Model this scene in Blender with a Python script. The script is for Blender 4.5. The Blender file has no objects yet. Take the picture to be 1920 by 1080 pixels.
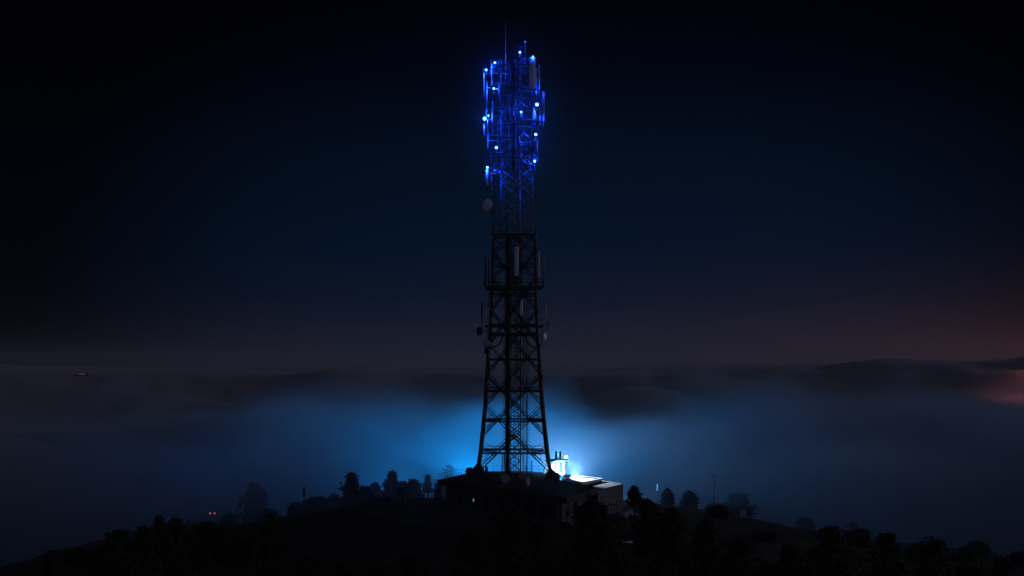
import bpy, bmesh, math, random
from mathutils import Vector, Matrix, noise
R = math.radians
S = bpy.context.scene
COL = S.collection
# ------------------------------------------------------------------ camera
F = 2640.0; HOR = 680.0; CZ = 16.0          # focal length in photo pixels, horizon row, eye height
cam = bpy.data.cameras.new("camera"); co = bpy.data.objects.new("camera", cam); COL.objects.link(co)
cam.sensor_width = 36; cam.lens = 36 * F / 1920
co.location = (0, -200, CZ); co.rotation_euler = (R(90), 0, 0)
cam.shift_y = (HOR - 540) / 1920
cam.clip_start = 1; cam.clip_end = 30000
S.camera = co
def P(px, py, d=200.0):                     # a point at distance d from the camera plane
    return Vector(((px - 960) * d / F, d - 200, CZ - (py - HOR) * d / F))
# ------------------------------------------------------------------ world: last twilight in a night sky
w = bpy.data.worlds.new("World"); S.world = w; w.use_nodes = True
nt = w.node_tree; N = nt.nodes; L = nt.links; N.clear()
out = N.new('ShaderNodeOutputWorld'); bg = N.new('ShaderNodeBackground'); L.new(bg.outputs[0], out.inputs[0])
tc = N.new('ShaderNodeTexCoord'); sep = N.new('ShaderNodeSeparateXYZ'); L.new(tc.outputs['Generated'], sep.inputs[0])
def wmath(op, a, b=None, c=None):
    n = N.new('ShaderNodeMath'); n.operation = op
    for i, v in enumerate((a, b, c)):
        if v is None: continue
        if isinstance(v, (int, float)): n.inputs[i].default_value = v
        else: L.new(v, n.inputs[i])
    return n.outputs[0]
rp = N.new('ShaderNodeValToRGB'); L.new(wmath('MULTIPLY_ADD', sep.outputs[2], 2.5, 0.1), rp.inputs[0])
cr = rp.color_ramp
stops = [(0.0, (.007, .009, .020)), (.10, (.0095, .0105, .0215)), (.15, (.0070, .0092, .0215)), (.21, (.0024, .0066, .0185)), (.30, (.0006, .0054, .0168)),
         (.45, (.0006, .0042, .0125)), (.60, (.0004, .0016, .0062)), (.74, (.0003, .0006, .0026)), (.9, (.0002, .0002, .0012))]
while len(cr.elements) < len(stops): cr.elements.new(.5)
for e, (p_, c_) in zip(cr.elements, stops): e.position = p_; e.color = c_ + (1,)
# brightest straight ahead, sides dimmed: a vignette painted into the sky
az = N.new('ShaderNodeVectorMath'); az.operation = 'DOT_PRODUCT'; L.new(tc.outputs['Generated'], az.inputs[0]); az.inputs[1].default_value = Vector((.05, 1, 0)).normalized()
azf = N.new('ShaderNodeMapRange'); L.new(az.outputs['Value'], azf.inputs[0]); azf.interpolation_type = 'SMOOTHSTEP'
for i, v in enumerate((.925, .995, .12, 1.0)): azf.inputs[i + 1].default_value = v
mul = N.new('ShaderNodeVectorMath'); mul.operation = 'SCALE'; L.new(rp.outputs[0], mul.inputs[0]); L.new(azf.outputs[0], mul.inputs['Scale'])
# red afterglow low on the right
gd = N.new('ShaderNodeVectorMath'); gd.operation = 'SUBTRACT'; L.new(tc.outputs['Generated'], gd.inputs[0])
gdir = Vector(((2010 - 960) / F, 1, -.004)).normalized(); gd.inputs[1].default_value = gdir
gs = N.new('ShaderNodeVectorMath'); gs.operation = 'MULTIPLY'; L.new(gd.outputs[0], gs.inputs[0]); gs.inputs[1].default_value = (1, 1, 4.6)
gl = N.new('ShaderNodeVectorMath'); gl.operation = 'LENGTH'; L.new(gs.outputs[0], gl.inputs[0])
ge = wmath('POWER', 2.718, wmath('MULTIPLY', gl.outputs['Value'], -8.5))
gm = N.new('ShaderNodeVectorMath'); gm.operation = 'SCALE'; gm.inputs[0].default_value = (.050, .0140, .007); L.new(ge, gm.inputs['Scale'])
ad = N.new('ShaderNodeVectorMath'); ad.operation = 'ADD'; L.new(mul.outputs[0], ad.inputs[0]); L.new(gm.outputs[0], ad.inputs[1])
# unseen glow added to the sky behind the camera, fills front faces
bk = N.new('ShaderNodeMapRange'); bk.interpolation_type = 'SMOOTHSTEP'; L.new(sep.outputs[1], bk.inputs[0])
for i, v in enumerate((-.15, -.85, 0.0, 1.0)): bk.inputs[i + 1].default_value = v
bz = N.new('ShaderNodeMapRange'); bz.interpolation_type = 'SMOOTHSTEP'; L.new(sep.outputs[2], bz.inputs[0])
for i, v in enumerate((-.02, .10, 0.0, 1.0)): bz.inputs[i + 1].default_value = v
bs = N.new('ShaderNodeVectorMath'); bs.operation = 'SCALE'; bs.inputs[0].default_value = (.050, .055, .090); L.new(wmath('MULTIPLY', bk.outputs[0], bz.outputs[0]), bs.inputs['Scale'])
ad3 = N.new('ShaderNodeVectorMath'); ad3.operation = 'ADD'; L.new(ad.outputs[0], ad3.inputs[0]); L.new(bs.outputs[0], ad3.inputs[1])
# physical sky, sun far below the horizon line of sight, adds a trace of blue
sky = N.new('ShaderNodeTexSky'); sky.sky_type = 'NISHITA'; sky.sun_disc = False; sky.sun_elevation = R(7); sky.sun_rotation = R(100)
sks = N.new('ShaderNodeVectorMath'); sks.operation = 'SCALE'; L.new(sky.outputs[0], sks.inputs[0]); sks.inputs['Scale'].default_value = .000015
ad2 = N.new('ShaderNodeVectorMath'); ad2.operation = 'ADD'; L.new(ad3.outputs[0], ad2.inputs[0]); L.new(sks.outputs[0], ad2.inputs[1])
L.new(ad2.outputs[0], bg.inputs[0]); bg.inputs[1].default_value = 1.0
# ------------------------------------------------------------------ moonlight (one sun lamp, low from the right, in front)
sl = bpy.data.lights.new("moon", 'SUN'); sl.energy = .16; sl.angle = R(6); sl.color = (.84, .78, 1.0)
so = bpy.data.objects.new("moon", sl); COL.objects.link(so)
mdir = Vector((.95, .25, .13)).normalized()        # towards the moon
so.rotation_euler = mdir.to_track_quat('Z', 'Y').to_euler(); so.location = (60, -40, 60)
# ------------------------------------------------------------------ render settings
S.view_settings.view_transform = 'Standard'; S.view_settings.look = 'None'; S.view_settings.exposure = 0; S.view_settings.gamma = 1
S.render.engine = 'CYCLES'
cy = S.cycles; cy.use_denoising = True; cy.denoiser = 'OPENIMAGEDENOISE'
cy.max_bounces = 4; cy.diffuse_bounces = 2; cy.glossy_bounces = 1; cy.transmission_bounces = 1; cy.volume_bounces = 1
cy.transparent_max_bounces = 32; cy.volume_step_rate = 1.0; cy.volume_max_steps = 128; cy.caustics_reflective = False; cy.caustics_refractive = False
cy.sample_clamp_indirect = 3
# ------------------------------------------------------------------ materials
def mat(name, col, rough=.6, metal=0.0, var=.0, scale=3.0, bump=0.0, emit=None, es=1.0, spec=.5):
    m = bpy.data.materials.new(name); m.use_nodes = True
    n = m.node_tree.nodes; l = m.node_tree.links; b = n['Principled BSDF']
    b.inputs['Roughness'].default_value = rough; b.inputs['Metallic'].default_value = metal
    b.inputs['Specular IOR Level'].default_value = spec
    b.inputs['Base Color'].default_value = (*col, 1)
    if var or bump:
        t = n.new('ShaderNodeTexCoord'); z = n.new('ShaderNodeTexNoise'); z.inputs['Scale'].default_value = scale; z.inputs['Detail'].default_value = 5
        l.new(t.outputs['Object'], z.inputs['Vector'])
        if var:
            r = n.new('ShaderNodeValToRGB'); l.new(z.outputs[0], r.inputs[0])
            r.color_ramp.elements[0].position = .35; r.color_ramp.elements[1].position = .68
            r.color_ramp.elements[0].color = (*[c * (1 - var) for c in col], 1); r.color_ramp.elements[1].color = (*[min(1, c * (1 + var)) for c in col], 1)
            l.new(r.outputs[0], b.inputs['Base Color'])
        if bump:
            q = n.new('ShaderNodeBump'); q.inputs['Strength'].default_value = bump; q.inputs['Distance'].default_value = .05
            l.new(z.outputs[0], q.inputs['Height']); l.new(q.outputs[0], b.inputs['Normal'])
    if emit:
        b.inputs['Emission Color'].default_value = (*emit, 1); b.inputs['Emission Strength'].default_value = es
        m.cycles.emission_sampling = 'NONE'
    return m
def volmat(name, col, dens, aniso=0.0):
    m = bpy.data.materials.new(name); m.use_nodes = True
    n = m.node_tree.nodes; l = m.node_tree.links; n.clear()
    o = n.new('ShaderNodeOutputMaterial'); v = n.new('ShaderNodeVolumePrincipled'); l.new(v.outputs[0], o.inputs['Volume'])
    v.inputs['Color'].default_value = (*col, 1); v.inputs['Density'].default_value = dens; v.inputs['Anisotropy'].default_value = aniso
    v.inputs['Density Attribute'].default_value = ''
    return m, n, l, v
M = dict(
    dark_steel=mat('dark_red_oxide_steel', (.030, .016, .014), .55, 0, .4, 2, .1),
    galv=mat('galvanised_steel', (.085, .09, .10), .40, .5, .3, 4, .1),
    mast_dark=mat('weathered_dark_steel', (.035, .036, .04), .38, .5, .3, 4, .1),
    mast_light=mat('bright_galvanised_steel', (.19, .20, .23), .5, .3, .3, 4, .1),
    galv_dull=mat('dull_galvanised_steel', (.13, .13, .14), .6, .2, .3, 3),
    cable=mat('black_cable', (.02, .02, .022), .5),
    white=mat('white_radome', (.82, .84, .88), .45, 0, .12, 2),
    grey=mat('grey_radome', (.30, .31, .32), .5, 0, .15, 2),
    darkp=mat('dark_grey_radome', (.05, .05, .055), .5, 0, .2, 2),
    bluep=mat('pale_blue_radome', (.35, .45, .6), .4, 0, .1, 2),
    roofing=mat('dark_bitumen_roofing', (.035, .037, .042), .75, 0, .35, .6, .2),
    fascia=mat('dark_fascia_metal', (.045, .05, .055), .5, 0, .2, 1.5),
    render=mat('grey_painted_render', (.08, .09, .10), .8, 0, .25, .8, .2),
    white_wall=mat('white_painted_wall', (.75, .76, .78), .7, 0, .12, 1.5, .1),
    white_roof=mat('white_roof_membrane', (.55, .56, .6), .7, 0, .25, 2.5, .1),
    corr=mat('corrugated_steel', (.045, .055, .07), .5, .1, .2, .7),
    glass=mat('dark_window_glass', (.02, .025, .03), .08),
    bark=mat('bark', (.05, .04, .03), .9, 0, .3, 6, .3),
    leaf=mat('dark_foliage', (.018, .024, .012), .8, 0, .45, .8),
    leaf2=mat('olive_foliage', (.022, .025, .014), .8, 0, .45, .8),
    soil=mat('scrub_ground', (.04, .038, .028), .95, 0, .5, .25, .4),
    conc=mat('concrete', (.08, .08, .078), .85, 0, .25, 1.2, .2),
    asphalt=mat('asphalt', (.05, .05, .052), .9, 0, .25, 1.5, .2),
    carpaint=mat('dark_car_paint', (.03, .03, .035), .25),
    rubber=mat('rubber', (.02, .02, .02), .9),
    led=mat('blue_led_lens', (.1, .1, .1), .3, emit=(.10, .42, 1.0), es=4.6),
    flood=mat('white_blue_lamp_lens', (.1, .1, .1), .3, emit=(.55, .78, 1.0), es=40),
    red=mat('red_tail_lens', (.1, .0, .0), .3, emit=(1, .13, .14), es=5.5),
    warm=mat('orange_lit_window', (.1, .05, .0), .3, emit=(1, .45, .18), es=.4),
    pane=mat('dim_lit_window', (.05, .05, .06), .3, emit=(.35, .5, .9), es=.35),
)
# ------------------------------------------------------------------ mesh helper
class MB:
    def __init__(s): s.v = []; s.f = []
    def face_loop(s, rings, close=True):
        base = len(s.v); n = len(rings[0])
        for r in rings: s.v += [tuple(p) for p in r]
        for i in range(len(rings) - 1):
            for j in range(n):
                a = base + i * n + j; b = base + i * n + (j + 1) % n
                s.f.append((a, b, b + n, a + n))
        if close:
            s.f.append(tuple(base + j for j in reversed(range(n)))); s.f.append(tuple(base + (len(rings) - 1) * n + j for j in range(n)))
        return s
    def bar(s, p, q, w, n=4, w2=None):
        p = Vector(p); q = Vector(q); d = q - p
        if d.length < 1e-6: return s
        d.normalize(); a = d.cross(Vector((0, 0, 1)))
        if a.length < .05: a = d.cross(Vector((0, 1, 0)))
        a.normalize(); b = d.cross(a); w2 = w if w2 is None else w2
        off = math.pi / 4 if n == 4 else 0; k = .7071 if n == 4 else .5
        rr = [[c + (a * math.cos(off + t * 2 * math.pi / n) + b * math.sin(off + t * 2 * math.pi / n)) * ww * k for t in range(n)] for c, ww in ((p, w), (q, w2))]
        return s.face_loop(rr)
    def path(s, pts, w, n=5):
        for i in range(len(pts) - 1): s.bar(pts[i], pts[i + 1], w, n)
        return s
    def box(s, c, size, rz=0.0):
        c = Vector(c); m = Matrix.Rotation(rz, 3, 'Z'); x, y, z = [k / 2 for k in size]
        r = [[c + m @ Vector((sx * x, sy * y, zz)) for sx, sy in ((-1, -1), (1, -1), (1, 1), (-1, 1))] for zz in (-z, z)]
        return s.face_loop(r)
    def prism(s, poly, z0, z1):
        return s.face_loop([[(x, y, z0) for x, y in poly], [(x, y, z1) for x, y in poly]])
    def lathe(s, c, axis, prof, n=20, close=True):      # prof: list of (along axis, radius)
        c = Vector(c); d = Vector(axis).normalized(); a = d.cross(Vector((0, 0, 1)))
        if a.length < .05: a = d.cross(Vector((0, 1, 0)))
        a.normalize(); b = a.cross(d)
        rings = [[c + d * h + (a * math.cos(2 * math.pi * t / n) + b * math.sin(2 * math.pi * t / n)) * max(r, 1e-3) for t in range(n)] for h, r in prof]
        return s.face_loop(rings, close)
    def build(s, name, m, parent=None, smooth=False, bevel=0, recalc=True):
        me = bpy.data.meshes.new(name); me.from_pydata(s.v, [], s.f); me.materials.append(m)
        me.validate()
        if recalc:
            bm = bmesh.new(); bm.from_mesh(me); bmesh.ops.recalc_face_normals(bm, faces=bm.faces); bm.to_mesh(me); bm.free()
        me.update()
        o = bpy.data.objects.new(name, me); COL.objects.link(o)
        if smooth:
            for p in me.polygons: p.use_smooth = True
        if bevel:
            b = o.modifiers.new('bevel', 'BEVEL'); b.width = bevel; b.segments = 2; b.limit_method = 'ANGLE'
        if parent:
            o.parent = parent; o.matrix_parent_inverse = Matrix.Translation(-parent.location) if parent.type == 'EMPTY' and parent.parent is None else parent.matrix_parent_inverse
        return o
def tag(o, label, cat, group=None):
    o['label'] = label; o['category'] = cat
    if group: o['group'] = group
    return o
def thing(name, label, cat, loc, group=None):
    o = bpy.data.objects.new(name, None); COL.objects.link(o); o.location = loc; o.empty_display_size = .3
    return tag(o, label, cat, group)
def structure(o, kind='structure'):
    o['kind'] = kind; return o
def smoothstep(a, b, x):
    t = max(0, min(1, (x - a) / (b - a))); return t * t * (3 - 2 * t)
# ------------------------------------------------------------------ terrain: one sheet out to the horizon
TZ0 = CZ - (962.3 - HOR) * 270 / F - 1.0
def H(x, y):
    r = math.hypot(x * .92, (y + 10) * 1.0)
    s = max(0, r - 21)
    h = -3.9 - .20 * s if s < 380 else -79.9 - (s - 380) * .03
    h = max(h, -98)
    k = min(1, s / 30)
    h += k * (noise.noise(Vector((x * .025, y * .025, 3))) * 2.2 + noise.noise(Vector((x * .11, y * .11, 7))) * .5)
    return h + MOUND * math.exp(-((x + 57.4) / 22) ** 2 - ((y - 72) / 22) ** 2)      # low spur that carries the road
MOUND = 0.0
MOUND = TZ0 - H(-57.4, 72)
g = MB(); radii = [0, 4, 8, 12, 16, 20] + [20 * 1.075 ** k for k in range(1, 90)]; na = 144
for r in radii:
    for k in range(na):
        a = 2 * math.pi * k / na; x = r * math.cos(a); y = -10 + r * math.sin(a)
        g.v.append((x, y, H(x, y)))
for i in range(len(radii) - 1):
    for k in range(na):
        a = i * na + k; b = i * na + (k + 1) % na; g.f.append((a, b, b + na, a + na))
structure(g.build('ground', M['soil'], smooth=True))
GX = dict()
# paved yard round the building: a sheet on the level pad
yd = MB(); yd.prism([(-19, -14), (-13, -26), (0, -31), (12, -29), (19, -18), (20.5, -6), (15, 6), (-6, 9), (-15, 2)], -3.97, -3.84)
structure(yd.build('pavement', M['conc']))
# ------------------------------------------------------------------ the lattice tower
TX = lambda px, d=200.: (px - 960) * d / F
TZ = lambda py, d=200.: CZ - (py - HOR) * d / F
tower = thing('lattice_tower', 'tall dark steel lattice tower with a slimmer grey mast, standing over the low building', 'tower', (TX(965), 0, 0))
prof = [(440, 39), (545, 42), (627, 45), (648, 47), (705, 51), (763, 54.5), (818, 60), (846, 63), (882, 68), (898, 70), (935, 74)]
def half(py):
    for (a, ha), (b, hb) in zip(prof, prof[1:]):
        if a <= py <= b: return (ha + (hb - ha) * (py - a) / (b - a)) * 200 / F * .985
    return prof[-1][1] * 200 / F
CX = TX(963.5)
SG = [(-1, -1), (1, -1), (1, 1), (-1, 1)]
def TP(i, py):
    h = half(py); return Vector((CX + SG[i][0] * h, SG[i][1] * h, TZ(py)))
for i in range(4):
    m = MB()
    for (a, _), (b, _) in zip(prof, prof[1:]):
        wd = .25 + .12 * (a - 440) / 450
        m.bar(TP(i, a), TP(i, b), wd)
    for py in (473, 523, 585, 648, 705, 763, 818):      # gusset plates
        p = TP(i, py); m.box(p, (.42, .42, .5))
    m.build('leg', M['dark_steel'], tower)
    b = MB(); q = TP(i, 893); b.face_loop([[Vector((q.x + sx * r, q.y + sy * r, z)) for sx, sy in SG] for z, r in ((-.15, .95), (.55, .8), (1.25, .28))])
    b.build('footing', M['dark_steel'], tower)
nodes = [443, 473, 523, 585, 648, 705, 763, 818, 882]
for i in range(4):
    j = (i + 1) % 4
    for a, b in zip(nodes[1:], nodes[3:]):
        for p, q in ((i, j), (j, i)):
            A = TP(p, a); B = TP(q, b); n_ = (TP(i, a) + TP(j, a)) / 2 - Vector((CX, 0, TZ(a))); n_.z = 0; n_.normalize()
            o = n_ * (.06 if p == i else -.06)
            m = MB(); m.bar(A + o, B + o, .13); m.bar(A + o * .2 + Vector((0, 0, .5)), B + o * .2 + Vector((0, 0, .5)), .075)
            for t_ in (.125, .25, .375, .625, .75, .875): m.bar(A.lerp(B, t_) + o, A.lerp(B, t_) + o + Vector((0, 0, .5)), .05)
            m.build('diagonal_brace', M['dark_steel'], tower)
    for a in (498, 553, 674, 733, 788, 846):
        for p, q in ((i, j), (j, i)):
            A = TP(p, a); M1 = A.lerp(TP(q, a), .25)
            nx_ = min(v for v in nodes if v > a); pv_ = max(v for v in nodes if v < a)
            m = MB(); B1 = TP(p, nx_).lerp(TP(q, nx_), .0); m.bar(M1, TP(p, (a + nx_) / 2), .065); m.bar(M1, TP(p, (a + pv_) / 2), .065); m.build('stay', M['dark_steel'], tower)
    for (pa, a, pb, b) in ((i, 443, j, 523), (j, 443, i, 523), (i, 882, None, 818), (j, 882, None, 818), (i, 473, None, 443), (j, 473, None, 443)):
        m = MB(); A = TP(pa, a)
        B = TP(pb, b) if pb is not None else (TP(i, b) + TP(j, b)) / 2
        m.bar(A, B, .16); m.build('diagonal_brace', M['dark_steel'], tower)
    for py, wd in ((443, .24), (498, .2), (540, .26), (553, .2), (610, .3), (627, .42), (674, .34), (733, .24), (788, .24), (846, .26)):
        m = MB(); A = TP(i, py); B = TP(j, py); m.bar(A, B, wd)
        if py in (788, 846, 553, 733): m.bar(A + Vector((0, 0, .45)), B + Vector((0, 0, .45)), .09)
        m.build('horizontal_beam', M['dark_steel'], tower)
    for py in (788, 846, 674):      # inner ties between mid-points of the beams
        k = (i + 2) % 4
        m = MB(); A = (TP(i, py) + TP(j, py)) / 2; B = (TP(j, py) + TP(k, py)) / 2; m.bar(A, B, .12); m.build('inner_tie', M['dark_steel'], tower)
    # curved knee braces under the thick beam
    A = TP(i, 627); B = TP(j, 627)
    for s_, e_ in ((A, B), (B, A)):
        d = (e_ - s_).normalized()
        pts = [s_ + d * (1.9 * math.sin(t)) + Vector((0, 0, -1.9 * math.cos(t))) for t in [k * math.pi / 12 for k in range(7)]]
        m = MB(); m.path([p - d * .1 for p in pts], .11, 4)
        m.build('knee_brace', M['dark_steel'], tower)
# inner core: small lattice column with cable runs and ladder
for (px, y, wd) in ((953, -.7, .30), (976, -.7, .16), (953, .9, .16), (976, .9, .20)):
    m = MB(); m.bar((TX(px), y, -3.8), (TX(px), y, TZ(440)), wd, 8); m.build('core_leg', M['dark_steel'], tower)
m = MB(); z = -3.2; xa, xb = TX(953), TX(976)
while z < 34:
    for y in (-.7, .9):
        m.bar((xa, y, z), (xb, y, z + 1.3), .07); m.bar((xb, y, z), (xa, y, z + 1.3), .07)
    for x in (xa, xb): m.bar((x, -.7, z), (x, .9, z + 1.3), .06)
    m.bar((xa, -.7, z), (xb, -.7, z), .06); z += 1.3
m.build('core_lacing', M['dark_steel'], tower)
m = MB()
for px in (963, 967.5): m.bar((TX(px), -1.15, -3), (TX(px), -1.15, TZ(120)), .07)
for k in range(190):
    z = -2.5 + k * .32; m.bar((TX(963), -1.15, z), (TX(967.5), -1.15, z), .045)
m.build('ladder', M['galv_dull'], tower)
m = MB(); z = 1.0; m.bar((TX(965.2), -1.15 - .70, 1), (TX(965.2), -1.15 - .70, 34), .04)
while z < 34:                                        # safety hoops
    c = Vector((TX(965.2), -1.15, z)); m.path([c + Vector((.36 * math.cos(t), -.36 + -.34 * math.sin(t), 0)) for t in [math.pi * k / 6 for k in range(7)]], .04, 3); z += .9
m.build('ladder_cage', M['galv_dull'], tower)
rng = random.Random(5)
for (px, y, lo, hi, wd) in ((947, .3, 900, 540, .10), (949.5, -.2, 905, 330, .12), (958, 1.2, 905, 440, .14), (972, 1.1, 905, 300, .10), (983, -.3, 905, 545, .09), (987.5, .1, 905, 560, .08), (990.5, .5, 700, 553, .06), (980, .6, 900, 220, .09)):
    m = MB(); n = 24; pts = [Vector((TX(px) + rng.uniform(-.05, .05), y + rng.uniform(-.04, .04), TZ(lo) + (TZ(hi) - TZ(lo)) * k / n)) for k in range(n + 1)]
    m.path(pts, wd, 5); m.build('feeder_cable', M['cable'], tower)
for px, y in ((947, .3), (984, -.2), (989, .3)):
    m = MB()
    for dx_ in (-.2, .25): m.bar((TX(px) + dx_, y, TZ(890)), (TX(px) + dx_, y, TZ(562)), .04)
    for k in range(64):
        z = TZ(890) + k * .42
        if z < TZ(560): m.bar((TX(px) - .2, y, z), (TX(px) + .25, y, z), .04)
    m.build('cable_ladder', M['galv_dull'], tower)
for (px, lo, hi) in ((942, 892, 846), (945.5, 892, 846), (988, 892, 706), (996.5, 892, 862)):
    m = MB(); m.bar((TX(px), -1.8, TZ(lo) - .4), (TX(px), -1.8, TZ(hi)), .13, 8); m.build('conduit', M['dark_steel'], tower)
for (px, y, lo, hi, mt) in ((969.3, -3.5, 700, 548, 'galv_dull'),):
    m = MB(); m.bar((TX(px, 197), y, TZ(lo, 197)), (TX(px, 197), y, TZ(hi, 197)), .17, 8); m.build('front_pole', M[mt], tower)
m = MB(); m.box((TX(952), .25, (TZ(440) - 3.4) / 2), (.62, .12, TZ(440) + 3.4)); m.build('cable_tray', M['cable'], tower)
m = MB(); m.bar((TX(939), .8, TZ(446)), (TX(939), .8, TZ(150)), .22, 8); m.build('feeder_trunk', M['cable'], tower)
m = MB(); m.bar((TX(926), .2, TZ(440)), (TX(926), .2, TZ(318)), .12, 8); m.bar((TX(926), .2, TZ(335)), (TX(940), .8, TZ(335)), .08); m.bar((TX(926), .2, TZ(420)), (TX(940), .8, TZ(420)), .08); m.build('side_pole', M['mast_dark'], tower)
# platforms
for py, ex, th in ((540, 1.0, .16), (612, .8, .12), (443, .2, .14)):
    h = half(py) + ex; m = MB()
    P4 = [Vector((CX + sx * h, sy * h, TZ(py) - .02)) for sx, sy in SG]
    for a in range(4):
        m.bar(P4[a], P4[(a + 1) % 4], th * 1.2)
        for t in (.2, .4, .6, .8):
            q = P4[a].lerp(P4[(a + 1) % 4], t); m.bar(q, Vector((CX + (q.x - CX) * .35, q.y * .35, q.z)), .08)
    if py != 612:
        for zz in (.55, 1.1):
            for a in range(4): m.bar(P4[a] + Vector((0, 0, zz)), P4[(a + 1) % 4] + Vector((0, 0, zz)), .05)
        for a in range(4):
            for t in (0, .25, .5, .75): q = P4[a].lerp(P4[(a + 1) % 4], t); m.bar(q, q + Vector((0, 0, 1.1)), .05)
    m.build('platform', M['dark_steel'], tower)
# slim galvanised mast on top, square, turned
MX = TX(969); RR = 30.2 * 200 / F; TH = R(-12)
def MP(i, z):
    a = TH - math.pi / 2 + i * math.pi / 2 + math.pi * 0
    return Vector((MX + RR * math.cos(a + math.pi / 2), RR * math.sin(a + math.pi / 2), z))
mast = tower
z0, z1 = TZ(446), TZ(108); zs = TZ(325)
for i in range(4):
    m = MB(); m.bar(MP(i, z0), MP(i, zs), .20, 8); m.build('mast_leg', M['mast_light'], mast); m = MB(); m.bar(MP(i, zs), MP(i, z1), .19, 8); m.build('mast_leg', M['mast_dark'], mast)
nb = 13; hh = (z1 - z0) / nb
for k in range(nb):
    for i in range(4):
        j = (i + 1) % 4; za = z0 + k * hh
        m = MB()
        if (k + i) % 2 or za < zs: m.bar(MP(i, za), MP(j, za + hh), .095)
        if not (k + i) % 2: m.bar(MP(j, za), MP(i, za + hh), .095)
        mid = (MP(i, za + hh / 2) + MP(j, za + hh / 2)) / 2
        m.bar(MP(i, za + hh), MP(j, za + hh), .07) if k % 2 else m.bar(MP(i, za + hh / 2), mid, .05)
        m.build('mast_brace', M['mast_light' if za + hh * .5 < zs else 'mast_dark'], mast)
for py in (302, 240, 172, 128, 322):
    z = TZ(py); m = MB(); r = 3.35 if py < 320 else 2.9
    ring = [Vector((MX + TX(956) - TX(960) + r * 1.15 * math.cos(t), r * math.sin(t), z)) for t in [2 * math.pi * k / 6 + .5 for k in range(6)]]
    for a in range(6):
        m.bar(ring[a], ring[(a + 1) % 6], .09); m.bar(ring[a], MP(a % 4, z), .07); 
        m.bar(ring[a] + Vector((0, 0, .9)), ring[(a + 1) % 6] + Vector((0, 0, .9)), .05); m.bar(ring[a], ring[a] + Vector((0, 0, .9)), .05)
    m.build('mounting_ring', M['mast_dark'], mast)
# floor gratings and cable clutter of the mast
for py in (300, 236, 170):
    m = MB(); z = TZ(py) - .1
    for k in range(11):
        x = -1.9 + k * .38; hw = math.sqrt(max(.1, 2.2 ** 2 - x * x)) * .9; m.bar((MX + x, -hw, z), (MX + x, hw, z), .06)
    m.build('grating', M['galv_dull'], mast)
rng = random.Random(11)
for k in range(64):
    ang = rng.uniform(0, 6.28); r = rng.uniform(.3, 2.1); x = MX + .15 + r * math.cos(ang); y = r * math.sin(ang)
    a = TZ(rng.uniform(150, 335)); ln = rng.uniform(2.0, 7.5); n = 14; pts = []
    sx, sy = rng.uniform(-.3, .3), rng.uniform(-.3, .3)
    for q in range(n + 1):
        t = q / n; pts.append(Vector((x + sx * t + .16 * math.sin(t * 9 + k), y + sy * t + .12 * math.cos(t * 7 + k), min(TZ(112), a + ln * t))))
    m = MB(); m.path(pts, rng.choice((.035, .05, .07)), 4); m.build('jumper_cable', M['cable' if k % 4 else 'galv'], mast)
for k in range(46):      # small radio boxes strapped to the mast legs
    i = rng.randrange(4); z = TZ(rng.uniform(125, 322)); q = MP(i, z); c = Vector((MX, 0, z)); d = (q - c).normalized()
    p = q + d * .22 * rng.choice((1, -1)); m = MB(); a = math.atan2(d.y, d.x)
    m.box(p, (.22, .34, .55), a); m.box(p + d * .13, (.05, .26, .45), a); m.bar(q + Vector((0, 0, .1)), p, .06)
    m.build('radio_box', M[rng.choice(('darkp', 'galv', 'darkp', 'cable'))], mast)
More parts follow.
